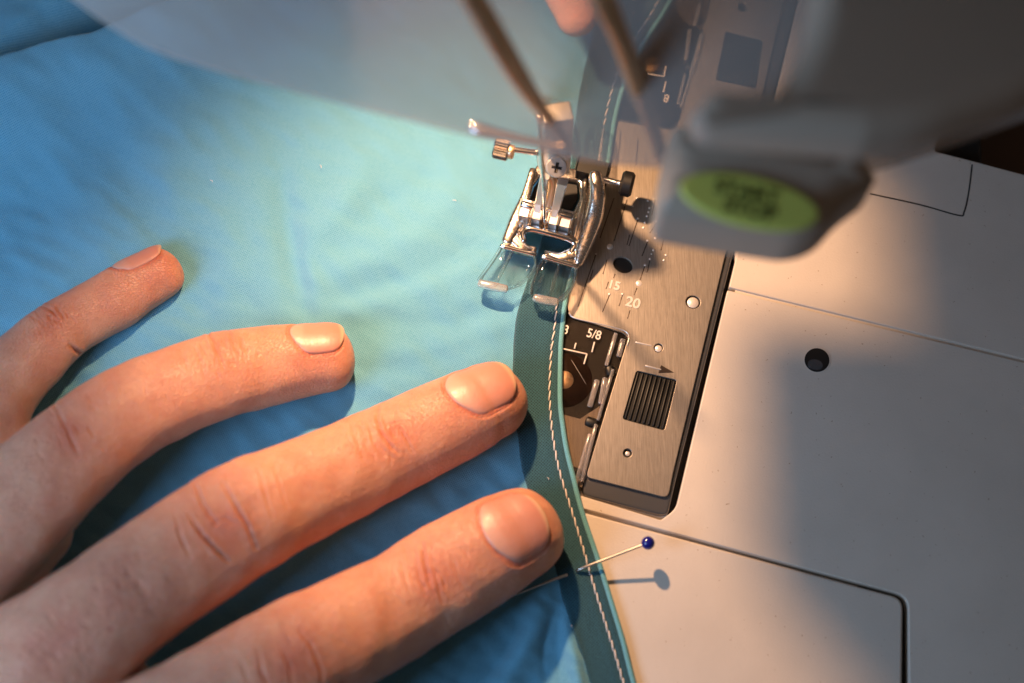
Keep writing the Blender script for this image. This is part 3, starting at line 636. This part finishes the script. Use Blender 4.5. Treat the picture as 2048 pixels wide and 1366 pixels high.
def remeshed(parts, vox):
    V, F = merged(parts); me = bpy.data.meshes.new('r'); me.from_pydata([tuple(v) for v in V], [], F); me.update()
    o = bpy.data.objects.new('r', me); C.objects.link(o); md = o.modifiers.new('r', 'REMESH'); md.mode = 'VOXEL'; md.voxel_size = vox; md.adaptivity = 0
    dg = bpy.context.evaluated_depsgraph_get(); m2 = bpy.data.meshes.new_from_object(o.evaluated_get(dg)); bpy.data.objects.remove(o); return m2
hm = remeshed(parts, .23)
def arr(me, what='vertices', at='co', k=3, dt=float):
    x = np.empty(len(getattr(me, what))*k, dt); getattr(me, what).foreach_get(at, x); return x.reshape(-1, k)
co = arr(hm); ed = arr(hm, 'edges', 'vertices', 2, np.int32); n = len(co)
deg = np.bincount(ed.ravel(), minlength=n).astype(float)
def lap(co):
    out = np.empty_like(co)
    for a in range(3): out[:, a] = (np.bincount(ed[:, 0], co[ed[:, 1], a], n)+np.bincount(ed[:, 1], co[ed[:, 0], a], n))/deg
    return out-co
u, v = PX(co)
web = np.clip(g(pd(u, v, [(135, 1105), (0, 1190), (-300, 1350)])[0], 55)+g(pd(u, v, [(30, 830), (-100, 930)])[0], 60)+ss(150-u, 0, 250)*.8+g(pd(u, v, [(330, 1300), (150, 1400)])[0], 40)*.6, 0, 1)
for it in range(170):
    wgt = .5*(np.ones(n) if it < 8 else web); co += lap(co)*wgt[:, None]
def normals(co):
    F = arr(hm, 'loops', 'vertex_index', 1, np.int32).reshape(-1, 4); a = np.cross(co[F[:, 2]]-co[F[:, 0]], co[F[:, 3]]-co[F[:, 1]])
    N = np.zeros_like(co)
    for c_ in range(3):
        for q in range(4): N[:, c_] += np.bincount(F[:, q], a[:, c_], n)
    return N/np.maximum(np.linalg.norm(N, axis=1), 1e-9)[:, None]
Nn = normals(co); u, v = PX(co); upf = ss(Nn[:, 2], -.1, .5)
disp = np.zeros(n); red = np.zeros(n)
CREASE = [ # polyline, depth mm, width px
 ([(756, 815), (754, 840), (764, 868), (780, 890), (796, 906)], .22, 3.2), ([(793, 850), (812, 876), (826, 905)], .13, 2.6), ([(774, 850), (790, 845), (806, 842)], .08, 2.2), ([(735, 840), (745, 880), (765, 915)], .07, 3), ([(700, 840), (712, 880), (730, 920)], .05, 3),
 ([(845, 1088), (850, 1130), (862, 1172)], .18, 3.4), ([(868, 1140), (878, 1180), (886, 1206)], .12, 3), ([(828, 1100), (838, 1150), (850, 1190)], .08, 3), ([(800, 1110), (808, 1150), (820, 1190)], .06, 3.5), ([(905, 1110), (915, 1150), (935, 1185)], .05, 4),
 ([(390, 968), (404, 1006), (436, 1048)], .18, 3.4), ([(446, 966), (470, 1010), (494, 1050), (512, 1096)], .24, 3.6), ([(378, 1030), (404, 1070), (430, 1098), (456, 1122)], .24, 3.6), ([(350, 1026), (360, 1070), (382, 1118)], .13, 3.2), ([(516, 938), (530, 985), (545, 1035)], .10, 3), ([(545, 925), (562, 975), (575, 1020)], .06, 3), ([(425, 1050), (450, 1035), (480, 1050)], .09, 3), ([(400, 1010), (430, 1045), (425, 1060)], .08, 3),
 ([(408, 655), (430, 690), (448, 738)], .15, 3), ([(456, 660), (468, 690), (480, 716)], .10, 2.6), ([(474, 668), (492, 700), (498, 730)], .06, 2.5), ([(386, 690), (404, 730), (410, 760)], .06, 3), ([(360, 700), (380, 745)], .05, 3),
 ([(104, 800), (128, 845), (146, 885), (158, 910)], .14, 3.6), ([(84, 612), (98, 618), (112, 628)], .16, 3), ([(60, 632), (76, 640)], .08, 3),
 ([(165, 712), (150, 700), (140, 690)], .25, 4),
 ([(600, 1262), (622, 1290), (642, 1340), (645, 1370)], .14, 4), ([(515, 1300), (524, 1345), (540, 1380)], .12, 4), ([(560, 1285), (580, 1330), (585, 1370)], .10, 4), ([(480, 1320), (500, 1366)], .08, 4),
 ([(430, 880), (500, 905)], .0, 3)]
for Pl, dpt, w_ in CREASE:
    sel = (np.abs(u-np.mean([p[0] for p in Pl])) < 120) & (np.abs(v-np.mean([p[1] for p in Pl])) < 120) & (upf > 0)
    d, _, t = pd(u[sel], v[sel], Pl); taper = np.sin(np.pi*np.clip(t, .06, .94))**.5
    red[sel] += dpt*.9*g(d, w_*1.1)*taper; disp[sel] -= 1.7*dpt*g(d, w_)*taper; disp[sel] += dpt*.7*g(d-w_*2.4, w_*1.6)*taper
KN = [(780, 870, .43, 60), (865, 1150, .52, 66), (440, 1050, .55, 85), (455, 705, .30, 46), (600, 1320, .56, 85), (140, 865, .6, 60), (100, 640, .5, 40), (250, 1180, .6, 80), (120, 1290, .6, 90)]
for (ku, kv, ka, kr) in KN:        # fine wrinkles across each joint
    red += .38*g(np.hypot(u-ku, v-kv), kr*.9)
    for j in range(60):
        t0 = rng.normal(0, kr*.62); s0 = rng.normal(0, kr*.38); ln = rng.uniform(10, 30); a = ka+math.pi/2+rng.normal(0, .28)
        cx, cy = ku+t0*math.cos(-ka)*1.0, kv-t0*math.sin(-ka)*-1.0*-1; cx, cy = ku+t0*math.cos(ka), kv-t0*math.sin(ka)
        ax_, ay_ = math.sin(ka)+rng.normal(0, .22), math.cos(ka)+rng.normal(0, .22); cx += ax_*s0; cy += ay_*s0
        sel = (np.abs(u-cx) < 40) & (np.abs(v-cy) < 40) & (upf > 0)
        if not sel.any(): continue
        d, _, t = pd(u[sel], v[sel], [(cx-ax_*ln/2, cy-ay_*ln/2), (cx+ax_*ln*.1+rng.normal(0, 1.5), cy), (cx+ax_*ln/2, cy+ay_*ln/2)])
        q_ = g(d, 2.1)*np.sin(np.pi*np.clip(t, .05, .95)); disp[sel] -= rng.uniform(.05, .15)*q_; red[sel] += .06*q_
for (fu, fv) in ((960, 800), (1030, 1075), (640, 700), (300, 545)): red += .35*g(np.hypot(u-fu, v-fv), 70)
red += 1.0*g(np.hypot(u-221, v-1258), 4.5)
# nails
NAILS = {'middle': dict(s0=-70, s1=72, phi=17, half=46), 'index': dict(s0=-80, s1=52, phi=4, half=46), 'ring': dict(s0=-54, s1=52, phi=34, half=43), 'pinky': dict(s0=-62, s1=42, phi=50, half=40)}
nail_objs = []
kd_pts = []
for key, d in NAILS.items():
    A, tt, c = AX[key]; p0, r0 = A[0]; mmpx = depth(p0)/FPX; t0 = tt[0]
    s = t0.cross(UPV).normalized(); q = s.cross(t0)
    S0, S1 = d['s0']*mmpx, d['s1']*mmpx; nu, nv = 26, 24
    P_ = []; tips = []
    for i in range(nu+1):
        x = i/nu; sl = S0*1.0*(1-x)+S1*x          # measured from tip-sphere centre towards the fingertip
        row = []
        for j in range(nv+1):
            y = 2*j/nv-1
            # rounded rectangle outline: the ends are narrower and curve
            wq = (1-abs(2*x-1)**3.2*.42) if x < .5 else (1-abs(2*x-1)**4*.30)
            bow = ((1-y*y)*.10*(S1-S0))
            ax_ = sl - (bow if x < .5 else -bow)*abs(2*x-1)**1.5 + (.10*(S1-S0) if x < .5 else -.10*(S1-S0))*abs(2*x-1)**1.5
            ph = R(d['phi'])+R(d['half'])*y*wq
            cc = p0+(-t0)*ax_; rr = r0
            if ax_ > 0:
                a = min(.97, ax_/c); rr = r0*(1-(a*.80)**2.6)**(1/2.6); cc = cc-Vector((0, 0, .10*c*a*a))
            else:      # use the axis itself behind the tip centre
                k_ = min(range(len(A)), key=lambda m_: abs((A[m_][0]-p0).dot(t0)+ax_)); rr = A[k_][1]; cc = A[k_][0]+t0*((-ax_)-(A[k_][0]-p0).dot(t0))
            edge_ = max(abs(y), abs(2*x-1))
            lift = .27-.36*abs(y)**6-(.30*(1-x*2)**4 if x < .5 else 0)
            n_ = s*math.sin(ph)+q*math.cos(ph)*.86
            row.append(cc+n_*(rr+lift)); tips.append(x)
        P_.append(row)
    outline = [P_[0][j] for j in range(nv+1)]+[P_[i][nv] for i in range(nu+1)]+[P_[nu][j] for j in range(nv, -1, -1)]+[P_[i][0] for i in range(nu, -1, -1)]
    kd_pts += [(tuple(o), key) for o in outline]
    V = [p for r_ in P_ for p in r_]; V += [p-q*.45 for r_ in P_ for p in r_]; W = nv+1; off = (nu+1)*W; F = []
    for i in range(nu):
        for j in range(nv): a = i*W+j; F.append((a, a+1, a+W+1, a+W)); b = a+off; F.append((b, b+W, b+W+1, b+1))
    for j in range(nv): F.append((j, j+off, j+1+off, j+1)); a = nu*W+j; F.append((a, a+1, a+1+off, a+off))
    for i in range(nu): a = i*W; F.append((a, a+W, a+W+off, a+off)); a += nv; F.append((a, a+off, a+W+off, a+W))
    nail_objs.append((V, F, tips+tips))
OP = np.array([k_[0] for k_ in kd_pts]); kt = kdtree.KDTree(len(OP))
for i, p in enumerate(OP): kt.insert(p, i)
kt.balance()
near = np.where((u > 150) & (co[:, 2] > 3))[0]; dm = np.full(n, 9.)
cen = [np.array([tuple(p) for p in V[:len(V)//2]]).mean(0) for V, F, _ in nail_objs]
for i in near:
    if min(((co[i]-c_)**2).sum() for c_ in cen) < 130: dm[i] = kt.find(co[i])[2]
disp -= .20*np.exp(-(dm/.30)**2); disp += .06*np.exp(-((dm-.95)/.6)**2); red += .5*np.exp(-(dm/.7)**2)
sp = [tuple(p) for V, F, _ in nail_objs for p in V[:len(V)//2]]; k2 = kdtree.KDTree(len(sp))
for i, p in enumerate(sp): k2.insert(p, i)
k2.balance(); ins = np.zeros(n)
for i in near:
    if dm[i] < 9 and k2.find(co[i])[2] < .75: ins[i] = ss(dm[i], .1, .9)
nz = np.array([noise.noise(Vector(p)*.22) for p in co])*.22
disp = disp*(1-ins)+nz*(1-ins)-.12*ins
disp *= 1.0
co = co+Nn*disp[:, None]
# flatten what would sink into the cloth
cu_, cv_ = PX(co); ground = hcl(np.clip(cu_, -600, 1120), np.clip(cv_, -280, 1600)); low = co[:, 2] < ground+.1; co[low, 2] = (ground+.1+(co[:, 2]-ground-.1)*.05)[low]
hm.vertices.foreach_set('co', co.ravel()); hm.update()
at = hm.attributes.new('red', 'FLOAT', 'POINT'); at.data.foreach_set('value', np.clip(red, 0, 1.2).astype(np.float32))
hand = put('hand', hm, M['skin'], person)
for V, F, tips in nail_objs:
    o = mk('fingernail', V, F, M['nail'], hand); a = o.data.attributes.new('tip', 'FLOAT', 'POINT'); a.data.foreach_set('value', tips)
# fingertip of the other hand, behind the machine
fp = [(1152, 24, 44, 22), (1140, -10, 50, 24), (1118, -60, 54, 27), (1090, -130, 60, 30), (1050, -230, 64, 34)]
m3 = remeshed([finger_mesh(fp, 46)], .6); o = put('fingertip', m3, M['skin'], person)
o['label'] = 'blurred fingertip of the right hand at the top behind the visor'
